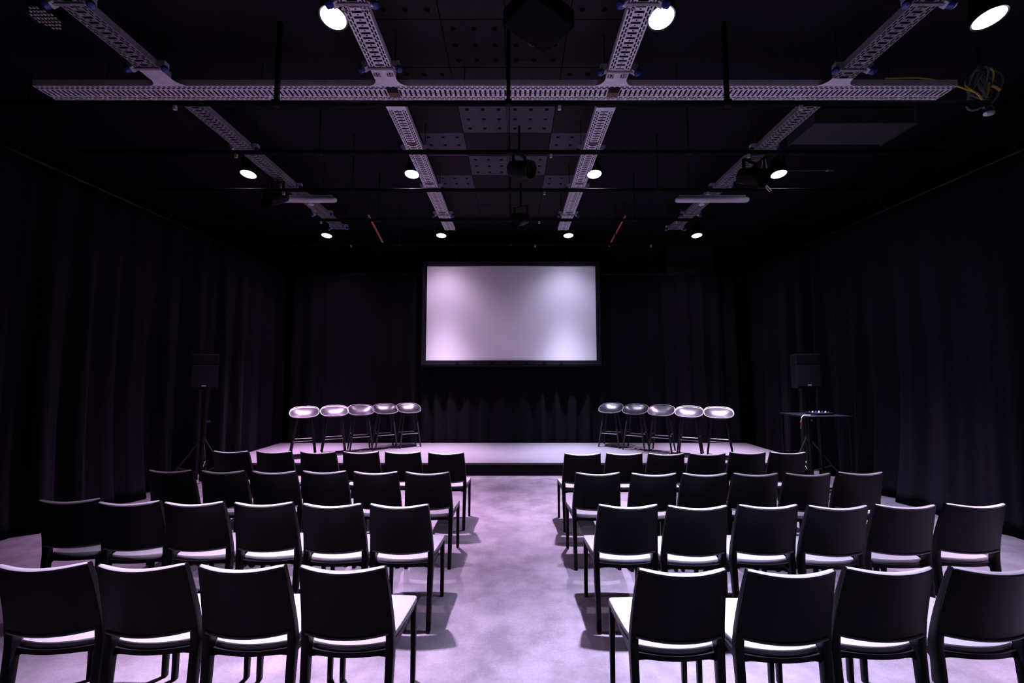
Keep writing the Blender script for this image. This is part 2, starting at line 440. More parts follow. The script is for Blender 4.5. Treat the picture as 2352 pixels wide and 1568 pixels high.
def make_chair():
    root = thing('stacking_chair', '', 'chair')
    # rear legs running up into the back uprights
    for s in (-1, 1):
        zs = [0, .1, .2, .3, .37, .41, .45, .49, .54, .6, .66, .72, .77, .805]
        path = []
        for z in zs:
            hw = 0.0145 + 0.004 * min(1, z / 0.42) if z < 0.46 else 0.0185 - 0.004 * (z - .46) / .36
            hd = 0.017 + 0.005 * min(1, z / 0.42) if z < 0.46 else 0.022 - 0.010 * (z - .46) / .36
            path.append((s * stile_x(z), stile_y(z), z, hw, hd))
        sweep_rect(path, 0).build('leg', M_CHAIR, root, smooth=True, bevel=0.006)
        # front legs
        path = [(s * 0.193, 0.236, 0.0, 0.0125, 0.0135), (s * 0.193, 0.236, 0.2, 0.0135, 0.0145), (s * 0.192, 0.234, 0.36, 0.0150, 0.0165), (s * 0.189, 0.230, 0.425, 0.0190, 0.0200)]
        sweep_rect(path, 0).build('leg', M_CHAIR, root, smooth=True, bevel=0.005)
    # backrest: bowed panel, slightly dipped top edge
    nx, nz = 18, 10
    def bp(u, v, off):
        z0 = 0.500; top = 0.822 - 0.016 * (1 - u * u)
        z = z0 + (top - z0) * v
        if v == 0:
            z += 0.012 * u * u
        x = u * (stile_x(z) + 0.0155)
        bow = 0.036 * (1 - u * u)
        y = stile_y(z) - bow + off - 0.004
        return (x, y, z)
    rings = []
    for i in range(nx + 1):
        u = -1 + 2 * i / nx
        th = 0.013
        loop = []
        for j in range(nz + 1):
            loop.append(bp(u, j / nz, -th))
        tp = bp(u, 1, 0); loop.append((tp[0], tp[1] - 0.004, tp[2] + 0.008)); loop.append((tp[0], tp[1] + 0.006, tp[2] + 0.007))
        for j in range(nz, -1, -1):
            loop.append(bp(u, j / nz, th * 0.8))
        rings.append(loop)
    MB().rings(rings).build('backrest', M_CHAIR, root, smooth=True)
    # rolled lower lip of the backrest, paled in colour for light off the seat
    pts = []
    for i in range(15):
        u = -0.9 + 1.8 * i / 14
        p = bp(u, 0, -0.006)
        pts.append((p[0], p[1] - 0.006, p[2] + 0.002))
    bk = [o for o in root.children if o.name.startswith('backrest')][0]
    MB().tube(pts, 0.008, 8).build('lower_lip', M_SHEEN, bk, smooth=True)
    # smooth rounded cap along the top edge, lamp highlight put into its pale colour
    rings = []
    for i in range(21):
        u = -0.985 + 1.97 * i / 20
        p = bp(u, 1, 0); e = 1.0 - 0.45 * abs(u) ** 10
        rings.append([(p[0], p[1] + dy * e, p[2] + dz * e) for dy, dz in ((-0.0145, -0.002), (-0.0135, 0.006), (-0.008, 0.0105), (0.0, 0.012), (0.007, 0.0105), (0.0115, 0.006), (0.0120, -0.002))])
    MB().rings(rings).build('top_rim_sheen', M_SHEEN, bk, smooth=True)
    # seat: rounded trapezoid, softly dished
    outl = []
    def seat_outline():
        pts = []
        for i in range(13):                       # rear edge bowed
            u = -1 + 2 * i / 12
            pts.append((u * 0.168, -0.158 - 0.032 * (1 - u * u)))
        pts += [(0.180, -0.140), (0.196, -0.02), (0.207, 0.12), (0.211, 0.22), (0.205, 0.246), (0.190, 0.256)]
        for i in range(9):
            u = 1 - 2 * i / 8
            pts.append((u * 0.165, 0.258 + 0.010 * (1 - u * u)))
        pts += [(-0.190, 0.256), (-0.205, 0.246), (-0.211, 0.22), (-0.207, 0.12), (-0.196, -0.02), (-0.180, -0.140)]
        return pts
    O = seat_outline(); cx, cy = 0.0, 0.04
    def ring(k, z):
        return [(cx + (x - cx) * k, cy + (y - cy) * k, z) for x, y in O]
    def top(k):
        r = []
        for x, y in O:
            X = cx + (x - cx) * k; Y = cy + (y - cy) * k
            z = 0.443 - 0.012 * (1 - k * k) + (0.004 if k < 1 else 0)
            z -= 0.010 * max(0, (Y - 0.18) / 0.08) ** 2
            z += 0.004 * max(0, (-Y) / 0.19)
            r.append((X, Y, z))
        return r
    rr = [ring(0.95, 0.416), ring(0.995, 0.420), [(x, y, z - 0.004) for x, y, z in top(1.0)], top(0.985), top(0.93), top(0.86), top(0.7), top(0.45), top(0.2), top(0.02)]
    MB().rings(rr).build('seat', M_SHEEN, root, smooth=True)
    # seat frame (aprons)
    fr = MB()
    def apron(path, h0, h1, w):
        n = len(path); rings = []
        for i, (x, y) in enumerate(path):
            a = path[max(i - 1, 0)]; b = path[min(i + 1, n - 1)]
            t = Vector((b[0] - a[0], b[1] - a[1], 0)).normalized(); q = Vector((-t.y, t.x, 0))
            e = abs(2 * i / (n - 1) - 1)
            lo = h0 - 0.030 * e ** 9
            rings.append([(x - q.x * w, y - q.y * w, lo), (x + q.x * w, y + q.y * w, lo), (x + q.x * w, y + q.y * w, h1), (x - q.x * w, y - q.y * w, h1)])
        fr.rings(rings)
    apron([(u * 0.186, -0.157 - 0.032 * (1 - u * u)) for u in [-1 + 2 * i / 16 for i in range(17)]], 0.402, 0.424, 0.009)
    apron([(u * 0.190, 0.236 + 0.010 * (1 - u * u)) for u in [-1 + 2 * i / 16 for i in range(17)]], 0.398, 0.422, 0.009)
    for s in (-1, 1):
        apron([(s * (0.190 + 0.004 * v), -0.165 + 0.40 * v) for v in [i / 12 for i in range(13)]], 0.400, 0.424, 0.009)
    fr.build('seat_frame', M_CHAIR, root, smooth=True)
    return root

ROWNAME = {1: 'front row nearest the stage', 2: 'second row from the stage', 3: 'third row from the stage', 4: 'last row nearest the viewer'}
CH = {
 4: ([(-2.083, 1.893, 4), (-1.641, 1.889, 2), (-1.193, 1.880, 0), (-0.746, 1.872, -1)],
     [(0.732, 1.848, 0), (1.195, 1.837, 0), (1.638, 1.860, 0), (2.102, 1.862, 0)]),
 3: ([(-2.975, 2.828, 6), (-2.532, 2.782, 5), (-2.097, 2.772, 2), (-1.634, 2.763, 1), (-1.174, 2.737, 0), (-0.735, 2.728, -1)],
     [(0.743, 2.719, 0), (1.181, 2.697, 0), (1.643, 2.715, 0), (2.078, 2.697, 0), (2.525, 2.715, -2), (3.001, 2.735, -1)]),
 2: ([(-2.995, 3.660, 0), (-2.518, 3.639, 0), (-2.067, 3.625, 0), (-1.636, 3.635, 0), (-1.183, 3.607, 0), (-0.733, 3.592, -1)],
     [(0.726, 3.576, 1), (1.196, 3.550, 0), (1.626, 3.550, 0), (2.056, 3.550, 0), (2.500, 3.550, 0), (2.978, 3.590, -1)]),
 1: ([(-3.072, 4.545, 0), (-2.593, 4.530, 0), (-2.104, 4.507, 0), (-1.644, 4.507, 0), (-1.189, 4.500, 0), (-0.713, 4.458, -1)],
     [(0.737, 4.411, 1), (1.184, 4.430, 0), (1.622, 4.411, 0), (2.058, 4.415, 0), (2.523, 4.480, 0), (2.956, 4.480, 0)]),
}
ORD = ['next to the aisle', 'second from the aisle', 'third from the aisle', 'fourth from the aisle', 'fifth from the aisle', 'outermost, sixth from the aisle']
chair0 = make_chair(); used = False
for row in (4, 3, 2, 1):
    for side, lst in zip(('left', 'right'), CH[row]):
        seq = list(reversed(lst)) if side == 'left' else lst
        for k, (x, y, a) in enumerate(seq):
            c = chair0 if not used else copy_tree(chair0)
            used = True
            th = math.radians(a)
            # the measured point is the middle between the two top corners of the backrest
            ox, oy = 0.0, -0.258
            c.location = (x - (ox * math.cos(th) - oy * math.sin(th)), y - (ox * math.sin(th) + oy * math.cos(th)), 0)
            c.rotation_euler = (0, 0, th)
            pos = ORD[k] if not (row == 4 and k == 3) else 'outermost, fourth from the aisle'
            c['label'] = f'black plastic chair {pos}, {side} block, {ROWNAME[row]}'
            c['group'] = 'rows of black chairs facing the stage'

# ------------------------------------------------------------------ bar stools on the stage
def make_stool():
    root = thing('bar_stool', '', 'stool')
    na = 40; rad = [0.0, 0.18, 0.36, 0.54, 0.70, 0.83, 0.93, 1.0]
    vs = []; fs = []
    def pt(r, a):
        c, s = math.cos(a), math.sin(a)
        n = 2.9
        k = (abs(c) ** n + abs(s) ** n) ** (-1 / n)
        x = 0.242 * k * c; y = 0.205 * k * s
        if y < 0: x *= 1 - 0.10 * (-y / 0.205)
        rim = 0.770 + 0.085 * (y / 0.205) - 0.012 * abs(c) ** 3
        bot = 0.688
        z = bot + (rim - bot) * r ** 2.3 + 0.012 * (1 - r) * (y / 0.205)
        return (x * r, y * r, z)
    vs.append((0, 0, 0.688))
    for r in rad[1:]:
        for k in range(na):
            vs.append(pt(r, 2 * PI * k / na))
    for k in range(na):
        fs.append((0, 1 + k, 1 + (k + 1) % na))
    for q in range(len(rad) - 2):
        for k in range(na):
            a = 1 + q * na; b = a + na; k2 = (k + 1) % na
            fs.append((a + k, b + k, b + k2, a + k2))
    mb = MB().add(vs, fs)
    seat = mb.build('seat_shell', M_STOOL, root, smooth=True)
    so = seat.modifiers.new('thickness', 'SOLIDIFY'); so.thickness = 0.013; so.offset = -1
    # rolled rim, its bright highlight put into the colour
    rimp = [pt(1.0, 2 * PI * k / na) for k in range(na)] + [pt(1.0, 0)]
    MB().tube(rimp, 0.0065, 6, close=False).build('rim', M_SHEEN, seat, smooth=True)
    MB().lathe([(0.12, 0.655), (0.14, 0.660), (0.14, 0.684), (0.10, 0.69)], 20).build('mount_plate', M_BLKMETAL, root)
    for sx in (-1, 1):
        for sy in (-1, 1):
            MB().tube([(sx * 0.205, sy * 0.195, 0), (sx * 0.165, sy * 0.155, 0.30), (sx * 0.118, sy * 0.11, 0.672)], [0.014, 0.019, 0.022], 10).build('leg', M_WOODBLK, root, smooth=True)
    def at(z):
        k = z / 0.672
        return 0.205 - 0.087 * k, 0.195 - 0.085 * k
    x, y = at(0.27)
    for sy in (-1, 1):
        MB().tube([(-x, sy * y, 0.27), (x, sy * y, 0.27)], 0.007, 8).build('footrest_bar', M_STEEL, root, smooth=True)
    x, y = at(0.32)
    for sx in (-1, 1):
        MB().tube([(sx * x, -y, 0.32), (sx * x, y, 0.32)], 0.007, 8).build('footrest_bar', M_STEEL, root, smooth=True)
    return root
STOOLS = [(-3.79, 7.52, 24), (-3.35, 7.77, 26), (-2.93, 7.98, 27), (-2.535, 8.22, 28), (-2.12, 8.42, 28),
          (1.995, 8.42, -29), (2.41, 8.14, -30), (2.82, 7.87, -30), (3.24, 7.61, -28), (3.70, 7.44, -26)]
SL = ['brightly lit black bar stool nearest the left end of the stage', 'second bar stool from the left end of the stage', 'middle bar stool of the left five on the stage', 'fourth bar stool from the left end of the stage',
      'dark bar stool left of the screen, innermost of the left five', 'dark bar stool right of the screen, innermost of the right five', 'fourth bar stool from the right end of the stage',
      'middle bar stool of the right five on the stage', 'second bar stool from the right end of the stage', 'brightly lit black bar stool nearest the right end of the stage']
stool0 = make_stool()
for k, (x, y, a) in enumerate(STOOLS):
    s = stool0 if k == 0 else copy_tree(stool0)
    s.location = (x, y, 0.2); s.rotation_euler = (0, 0, math.radians(a))
    s['label'] = SL[k]; s['group'] = 'bar stools on the stage'

# ------------------------------------------------------------------ ceiling lamps
def make_lamp(k):
    x, y, col, power, on, label = LAMPS[k]
    root = thing('ceiling_lamp', label, 'lamp', (x, y, LAMP_Z), 0, 'round lamps in rows under the ceiling')
    head = MB().lathe([(0.100, 0.0), (0.106, 0.004), (0.106, 0.10), (0.092, 0.13), (0.055, 0.20), (0.0, 0.205)], 28).build('housing', M_BLKMETAL, root, smooth=True)
    head.rotation_euler = (-LAMP_TILT + (math.radians(1.8) if y > 8 and abs(x) < 2 else 0), 0, 0)
    mbz = MB(); n = 28
    mbz.rings([[(r * math.cos(2 * PI * i / n), r * math.sin(2 * PI * i / n), z) for i in range(n)] for r, z in ((0.099, 0.0), (0.106, -0.006), (0.108, 0.0))], close_ends=False)
    mbz.build('bezel', M_BLKMETAL, head, smooth=True)
    if on:
        lm = mat('lit_lens_%d' % k, (0.8, 0.8, 0.8), 0.4, emis=tuple(0.35 + 0.65 * c for c in col), estr=14.0)
        MB().lathe([(0.0, -0.012), (0.06, -0.010), (0.088, -0.004), (0.099, 0.002)], 28).build('lens', lm, head, smooth=True)
    else:
        MB().lathe([(0.099, 0.001), (0.099, 0.004)], 28).build('lens_plate', M_BLKMETAL, head)
        for i in range(-3, 4):
            for j in range(-3, 4):
                if i * i + j * j <= 10:
                    px, py = i * 0.027, j * 0.027
                    MB().lathe([(0.004, -0.008), (0.010, -0.004), (0.011, 0.002)], 8, (px, py)).build('led_lens', M_LENS_OFF, head)
    for s in (-1, 1):
        MB().box(-0.016, 0.016, s * 0.122 - 0.004, s * 0.122 + 0.004, 0.02, 0.26).build('yoke_arm', M_BLKMETAL, root)
    MB().box(-0.016, 0.016, -0.126, 0.126, 0.252, 0.262).build('yoke_bridge', M_BLKMETAL, root)
    MB().tube([(0, 0, 0.262), (0, 0, RZ + 0.03 - LAMP_Z)], 0.014, 8).build('drop_rod', M_BLKMETAL, root)
    if on:
        ld = bpy.data.lights.new('lamp_beam', 'SPOT')
        ld.energy = power * POWER; ld.color = col
        ld.spot_size = math.radians(176); ld.spot_blend = 0.1
        ld.use_nodes = True
        nt = ld.node_tree
        em = [n for n in nt.nodes if n.type == 'EMISSION'][0]
        ies = nt.nodes.new('ShaderNodeTexIES'); ies.mode = 'INTERNAL'; ies.ies = BEAM
        ies.inputs['Strength'].default_value = 1.0 / 70.7
        nt.links.new(ies.outputs[0], em.inputs['Strength'])
        ld.shadow_soft_size = 0.06
        lo = bpy.data.objects.new('lamp_beam', ld); COL.objects.link(lo)
        lo.location = (0, 0, -0.085); lo.parent = head
for k in range(len(LAMPS)):
    make_lamp(k)

# ------------------------------------------------------------------ cable trays
TZ = 4.47
def tray_base(L, W=0.2, p=0.05):
    mb = MB(); t = 0.002; a = W / 2
    for x0, x1 in ((0, .012), (.026, .034), (.048, .060)):
        mb.box(-a + x0, -a + x1, 0, L, 0, t); mb.box(a - x1, a - x0, 0, L, 0, t)
    n = int(L / p)
    for k in range(n + 1):
        y = k * p
        for (x0, x1), off in (((.012, .026), 0.0), ((.034, .048), p / 2)):
            y0 = max(0, y + off - 0.007); y1 = min(L, y + off + 0.007)
            if y1 > y0:
                mb.box(-a + x0, -a + x1, y0, y1, 0, t); mb.box(a - x1, a - x0, y0, y1, 0, t)
        y0 = max(0, y - 0.014); y1 = min(L, y + 0.014)
        if y1 > y0:
            mb.box(-a + .060, -0.007, y0, y1, 0, t); mb.box(0.007, a - .060, y0, y1, 0, t)
            mb.box(-0.007, 0.007, y0, min(y0 + 0.007, y1), 0, t); mb.box(-0.007, 0.007, max(y1 - 0.007, y0), y1, 0, t)
    return mb
def add_socket(root, sx, y):
    s = MB()
    # wedge shaped housing hanging beside the tray
    x0, x1 = sx * 0.112, sx * 0.175
    prof = [(x0, 0.055), (x1, 0.055), (x1, 0.0), (sx * 0.150, -0.026), (x0, -0.004)]
    vs = [(x, y - 0.028, z) for x, z in prof] + [(x, y + 0.028, z) for x, z in prof]
    n = 5
    s.add(vs, [tuple(range(n)), tuple(range(2 * n - 1, n - 1, -1))] + [(i, n + i, n + (i + 1) % n, (i + 1) % n) for i in range(n)])
    so = s.build('power_socket', M_GREY, root, bevel=0.003)
    d = Vector((sx * 0.55, -0.35, -0.75)).normalized(); c = Vector((sx * 0.162, y - 0.008, -0.012))
    MB().tube([c, c + d * 0.022, c + d * 0.040, c + d * 0.046], [0.030, 0.030, 0.024, 0.008], 14).build('socket_cap', M_BLUE, so, smooth=True)
    return so
def add_support(root, y):
    MB().box(-0.15, 0.15, y - 0.012, y + 0.012, -0.014, -0.002).build('support_bar', M_GALVD, root, bevel=0.002)
    for sx in (-1, 1):
        MB().tube([(sx * 0.125, y + 0.02, 0.0), (sx * 0.125, y + 0.02, RZ + 0.03 - TZ)], 0.004, 6).build('hanger_rod', M_BLKMETAL, root)
def add_plate(root, x, y, txt):
    p = MB().box(x - 0.030, x + 0.030, y - 0.026, y + 0.026, -0.006, -0.001).build('number_plate', M_PLATE, root)
    o = bpy.data.objects.new('number', text_mesh(txt, 0.066, M_DIGIT)); COL.objects.link(o)
    o.parent = p; o.location = (x, y, -0.0072); o.rotation_euler = (PI, 0, 0)
def make_tray(label, x, y0, y1, supports, socks=True, plates=(), tape=(), W=0.2, gm=None):
    gm = gm or M_GALV
    root = thing('cable_tray', label, 'cable tray', (x, y0, TZ), 0, 'perforated cable trays under the ceiling')
    L = y1 - y0
    tray_base(L, W).build('base', gm, root, fix=False)
    for s in (-1, 1):
        MB().box(s * W / 2 - 0.001, s * W / 2 + 0.001, 0, L, 0, 0.06).build('side_rail', gm, root)
    for y in supports:
        add_support(root, y - y0)
        if socks:
            add_socket(root, -1, y - y0); add_socket(root, 1, y - y0)
    for px, py, tx in plates:
        add_plate(root, px, py - y0, tx)
    for ty in tape:
        MB().box(-0.055, 0.055, ty - y0 - 0.03, ty - y0 + 0.03, -0.003, -0.0005).build('tape_patch', M_TAPE, root)
    return root
def strip(root, y0, y1, W=0.2):
    MB().box(-W / 2 - .002, W / 2 + .002, y0, y1, -0.004, 0.001).build('joint_plate', M_GALV, root)
YC0, YC1 = 3.795, 4.005
XS = {'ll': -3.36, 'a': -1.215, 'b': 0.985, 'rr': 3.145}
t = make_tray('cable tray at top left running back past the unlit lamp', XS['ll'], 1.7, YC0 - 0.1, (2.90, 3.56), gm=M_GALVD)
strip(t, YC0 - 0.1 - 1.7 - 0.12, YC0 - 0.1 - 1.7)
t = make_tray('cable tray with plates 43 and 44 at the top edge', XS['a'], 1.7, YC0 - 0.1, (2.90, 3.56), plates=((-0.075, 2.945, '43'), (0.075, 2.945, '44'), (-0.062, 3.64, '35'), (0.062, 3.64, '36')))
strip(t, YC0 - 0.1 - 1.7 - 0.14, YC0 - 0.1 - 1.7)
t = make_tray('cable tray with plate 45 at the top edge', XS['b'], 1.7, YC0 - 0.1, (2.90, 3.60), plates=((-0.070, 2.925, '45'), (-0.062, 3.66, '37'), (0.062, 3.66, '38')))
strip(t, YC0 - 0.1 - 1.7 - 0.12, YC0 - 0.1 - 1.7)
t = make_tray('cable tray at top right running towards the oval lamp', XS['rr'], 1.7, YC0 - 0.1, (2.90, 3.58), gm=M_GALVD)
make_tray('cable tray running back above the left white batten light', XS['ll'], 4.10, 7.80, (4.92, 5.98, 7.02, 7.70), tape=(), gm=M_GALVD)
t = make_tray('cable tray running back on the left of the perforated tiles', XS['a'] - 0.02, 4.07, 7.85, (4.95, 6.00, 7.06), tape=(4.80, 5.86, 6.95))
strip(t, 0.0, 0.09)
t = make_tray('cable tray running back on the right of the perforated tiles', XS['b'], 4.12, 7.85, (4.95, 6.00, 7.06), tape=(4.80, 5.86, 6.95))
strip(t, 0.0, 0.06)
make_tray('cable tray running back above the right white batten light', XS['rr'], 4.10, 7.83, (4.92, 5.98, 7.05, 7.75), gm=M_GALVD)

# long cross tray with tee pieces
ct = thing('cable_tray', 'long cable tray crossing the whole ceiling from left to right', 'cable tray', (-4.70, (YC0 + YC1) / 2, TZ), 0, 'perforated cable trays under the ceiling')
LC = 9.05
base = tray_base(LC, 0.21)
base.v = [(y, x, z) for x, y, z in base.v]
base.f = [tuple(reversed(f)) for f in base.f]
base.build('base', M_GALV, ct, fix=False)
for s in (-1, 1):
    MB().box(0, LC, s * 0.105 - 0.001, s * 0.105 + 0.001, 0, 0.062).build('side_rail', M_GALV, ct)
def tee(x, near=True):
    # plate widening in concave quarter circles into the long tray
    sgn = -1 if near else 1
    r = 0.10; xx = x + 4.70; poly = []
    n = 6
    ye = sgn * 0.105
    poly.append((xx - 0.1 - r, ye))
    for i in range(1, n + 1):
        a = PI / 2 * i / n
        poly.append((xx - 0.1 - r + r * math.sin(a), ye + sgn * (r - r * math.cos(a))))
    for i in range(n, -1, -1):
        a = PI / 2 * i / n
        poly.append((xx + 0.1 + r - r * math.sin(a), ye + sgn * (r - r * math.cos(a))))
    if not near: poly = [(x_, ye + (y_ - ye) * 0.55) for x_, y_ in poly]
    MB().prism(poly, -0.001, 0.002).build('tee_plate', M_GALV, ct)
for k in ('ll', 'a', 'b', 'rr'):
    tee(XS[k], True)
tee(XS['b'], False); tee(XS['a'] - 0.02, False); tee(XS['ll'], False)
for x in (XS['a'] + 0.02, XS['b'] + 0.02):
    xx = x + 4.70
    MB().box(xx - 0.055, xx + 0.055, -0.085, -0.01, -0.004, -0.0005).build('dark_patch', M_BLKMETAL, ct)
    MB().box(xx - 0.055, xx + 0.055, -0.01, 0.06, -0.003, -0.0005).build('tape_patch', M_TAPE, ct)
for x in (-4.2, -2.6, -0.5, 1.7, 3.9):
    MB().tube([(x + 4.7, 0.12, 0.0), (x + 4.7, 0.12, RZ + 0.03 - TZ)], 0.005, 6).build('hanger_rod', M_BLKMETAL, ct)

# ------------------------------------------------------------------ black pipes across the room with drop tubes
PZ = 4.10
PL = ['black pipe crossing the room just behind the long cable tray', 'second black ceiling pipe behind the long cable tray', 'third black ceiling pipe, level with the white batten lights', 'fourth black ceiling pipe, above the orange struts', 'black ceiling pipe nearest the back curtain']
PIPE_Y = [3.52, 4.34, 5.28, 6.34, 7.55]
for k, y in enumerate(PIPE_Y):
    root = thing('lighting_pipe', PL[k], 'pipe', (0, y, PZ), 0, 'black pipes across the ceiling')
    MB().tube([(-4.75, 0, 0), (4.75 if k else 4.3, 0, 0)], 0.024, 12).build('pipe', M_PIPE, root, smooth=True)
    for x in (-2.135, -0.04, 1.935):
        w = 0.017 if k == 0 else 0.005
        MB().box(x - w, x + w, -w, w, 0.02, (RZ if abs(x) < 1.2 else RZ + 0.03) - PZ).build('drop_tube', M_BLKMETAL, root)
        MB().tube([(x - 0.03, 0, 0), (x + 0.03, 0, 0)], 0.034, 12).build('clamp', M_BLKMETAL, root, smooth=True)
    for x in (-3.05, 2.6, 0.42):
        MB().box(x - 0.014, x + 0.014, -0.012, 0.012, -0.062, -0.022).build('pipe_hook', M_GREY, root, bevel=0.003)

# ------------------------------------------------------------------ white batten lights (off)
for label, x in (('unlit white batten light hanging on the left side of the ceiling', -3.24), ('unlit white batten light hanging on the right side of the ceiling', 3.03)):
    root = thing('batten_light', label, 'light', (x, 6.04, 4.29), 0, 'white batten lights')
    rings = []
    for u, k in ((-0.555, 0.55), (-0.545, 0.8), (-0.52, 1.0), (0.52, 1.0), (0.545, 0.8), (0.555, 0.55)):
        rings.append([(u, k * 0.05 * math.cos(a), 0.01 + k * 0.042 * math.sin(a)) for a in [2 * PI * i / 16 for i in range(16)]])
    MB().rings(rings).build('diffuser', M_WHITE, root, smooth=True)
    MB().box(-0.50, 0.50, -0.028, 0.028, 0.045, 0.075).build('spine', M_GREY, root)
    for s in (-0.35, 0.35):
        MB().tube([(s, 0, 0.07), (s, 0, RZ + 0.03 - 4.29)], 0.005, 6).build('hanger_rod', M_BLKMETAL, root)
    MB().lathe([(0.040, 0.0), (0.045, 0.004), (0.045, 0.020), (0.02, 0.03)], 18, (0.08 if x < 0 else -0.08, 0.17)).build('sensor', M_WHITE, root, smooth=True)
    xs = 0.08 if x < 0 else -0.08
    MB().box(xs - 0.01, xs + 0.01, 0.0, 0.17, 0.028, 0.05).build('sensor_arm', M_GREY, root)

# ------------------------------------------------------------------ orange struts near the back
def strut(label, p, q):
    root = thing('orange_strut', label, 'strut', p, 0, 'orange struts under the ceiling')
    P = Vector((0, 0, 0)); Q = Vector(q) - Vector(p)
    MB().tube([P + Q * 0.16, P + Q * 0.86], 0.020, 4).build('bar', M_ORANGE, root)
    MB().tube([P, P + Q * 0.12], 0.020, 4).build('bar_end', M_ORANGE, root)
    MB().tube([P + Q * 0.10, P + Q * 0.18], 0.012, 6).build('coupler', M_BLKMETAL, root)
    MB().tube([P + Q * 0.85, Q], 0.013, 6).build('tip', M_GREY, root)
    for k in (0.05, 0.95):
        a = P + Q * k
        MB().tube([a, Vector((a.x, a.y, RZ + 0.03 - p[2]))], 0.005, 6).build('hanger_rod', M_BLKMETAL, root)
strut('thin orange strut under the ceiling left of the screen', (-2.60, 7.15, 4.51), (-2.60, 8.08, 4.25))
strut('thin orange strut under the ceiling right of the screen', (2.10, 7.41, 4.60), (2.10, 8.75, 4.44))

# ------------------------------------------------------------------ hung equipment
def spotlight(label, loc, rz, tilt, top):
    root = thing('theatre_spotlight', label, 'spotlight', loc, rz, 'black theatre spotlights on pipes')
    R = Matrix.Rotation(tilt, 3, 'X')
    def xf(mb):
        mb.v = [tuple(R @ Vector(p)) for p in mb.v]; return mb
    def lat(prof, n=20):
        m = MB(); m.rings([[(r * math.cos(2 * PI * i / n), y, r * math.sin(2 * PI * i / n)) for i in range(n)] for r, y in prof]); return xf(m)
    lat([(0.05, 0.16), (0.095, 0.13), (0.105, 0.02), (0.105, -0.17), (0.115, -0.175), (0.115, -0.20), (0.10, -0.20), (0.09, -0.15)]).build('can', M_BLKMETAL, root, smooth=True)
    lat([(0.092, -0.155), (0.06, -0.165), (0.0, -0.168)]).build('lens', M_BLKGLOSS, root, smooth=True)
    for s in (-1, 1):
        m = MB().box(s * 0.125 - 0.004, s * 0.125 + 0.004, -0.02, 0.02, -0.02, 0.21)
        m.build('yoke_arm', M_BLKMETAL, root)
    MB().box(-0.129, 0.129, -0.02, 0.02, 0.20, 0.21).build('yoke_bridge', M_BLKMETAL, root)
    MB().tube([(0, 0, 0.2), (0, 0, top)], 0.015, 8).build('hook_clamp', M_BLKMETAL, root)
    return root
spotlight('black spotlight hanging in front of the right batten light', (3.06, 5.10, 4.20), 0.5, 0.5, 0.26)
spotlight('black spotlight hanging in front of the left batten light', (-3.42, 5.75, 4.22), -0.4, 0.55, 0.24)
spotlight('black spotlight among hung cables in front of the plain dark tiles', (0.08, 5.05, 4.27), 0.9, 0.35, 0.58)
spotlight('black spotlight hanging centrally near the back', (0.13, 6.62, 4.22), -0.6, 0.4, 0.62)
# projector near the top centre
pj = thing('projector', 'dark projector box hanging at the top centre', 'projector', (0.20, 2.95, 4.32), math.radians(38), None)
MB().box(-0.22, 0.22, -0.17, 0.17, 0.0, 0.15).build('body', M_PIPE, pj, bevel=0.012)
m = MB(); m.rings([[(0.08 + r * math.cos(2 * PI * i / 18), y, 0.075 + r * math.sin(2 * PI * i / 18)) for i in range(18)] for r, y in ((0.055, 0.165), (0.055, 0.20), (0.045, 0.20), (0.038, 0.18))])
m.build('lens', M_BLKGLOSS, pj, smooth=True)
MB().box(-0.12, 0.12, -0.10, 0.10, 0.15, 0.165).build('mount_plate', M_BLKMETAL, pj)
MB().tube([(0, 0, 0.165), (0, 0, RZ + 0.03 - 4.32)], 0.025, 12).build('mount_pole', M_BLKMETAL, pj, smooth=True)
for s in (-1, 1):
    MB().box(s * 0.12 - 0.03, s * 0.12 + 0.03, -0.175, -0.168, 0.03, 0.12).build('vent', M_BLKMETAL, pj)

# bare white wires dangling beside the right spotlight
root = thing('dangling_wires', 'pair of white wires dangling beside the right batten light', 'wire', (3.28, 5.18, 4.16))
for dx, pts in ((0, [(0.0, 0, .30), (-.01, 0, .22), (-.035, 0, .12), (-.01, 0, .02), (.06, 0, -.06), (.10, 0, -.11)]), (1, [(.04, 0, .32), (.05, 0, .22), (.06, 0, .12), (.03, 0, .0), (.035, 0, -.07), (.08, 0, -.13)])):
    P = bez(pts, 5)
    MB().tube(P, 0.0065, 6).build('wire', M_WIRE, root, smooth=True)
MB().tube([(0.02, 0, 0.28), (0.02, 0, RZ + 0.03 - 4.12)], 0.008, 6).build('conduit', M_BLKMETAL, root)

# galvanised pipes on the right
for label, x0, x1, y, z in (('thin grey pipe under the ceiling right of the lamp with wires', 3.83, 4.65, 5.72, 4.60), ('longer grey pipe pair under the ceiling at right', 3.62, 4.95, 5.20, 4.60)):
    root = thing('grey_pipe', label, 'pipe', (x0, y, z), 0, 'grey pipes at the right')
    MB().tube([(0, 0, 0), (x1 - x0, 0, 0)], 0.012, 10).build('pipe', M_TUBE, root, smooth=True)
    if 'pair' in label:
        MB().tube([(0.02, 0.05, -0.012), (x1 - x0, 0.05, -0.012)], 0.008, 8).build('pipe', M_TUBE, root, smooth=True)
    for u in (0.12, x1 - x0 - 0.1):
        MB().tube([(u, 0.012, 0), (u, 0.012, RZ + 0.03 - z)], 0.005, 6).build('hanger_rod', M_BLKMETAL, root)
        MB().tube([(u - 0.012, 0, 0), (u + 0.012, 0, 0)], 0.017, 10).build('pipe_clip', M_GREY, root)

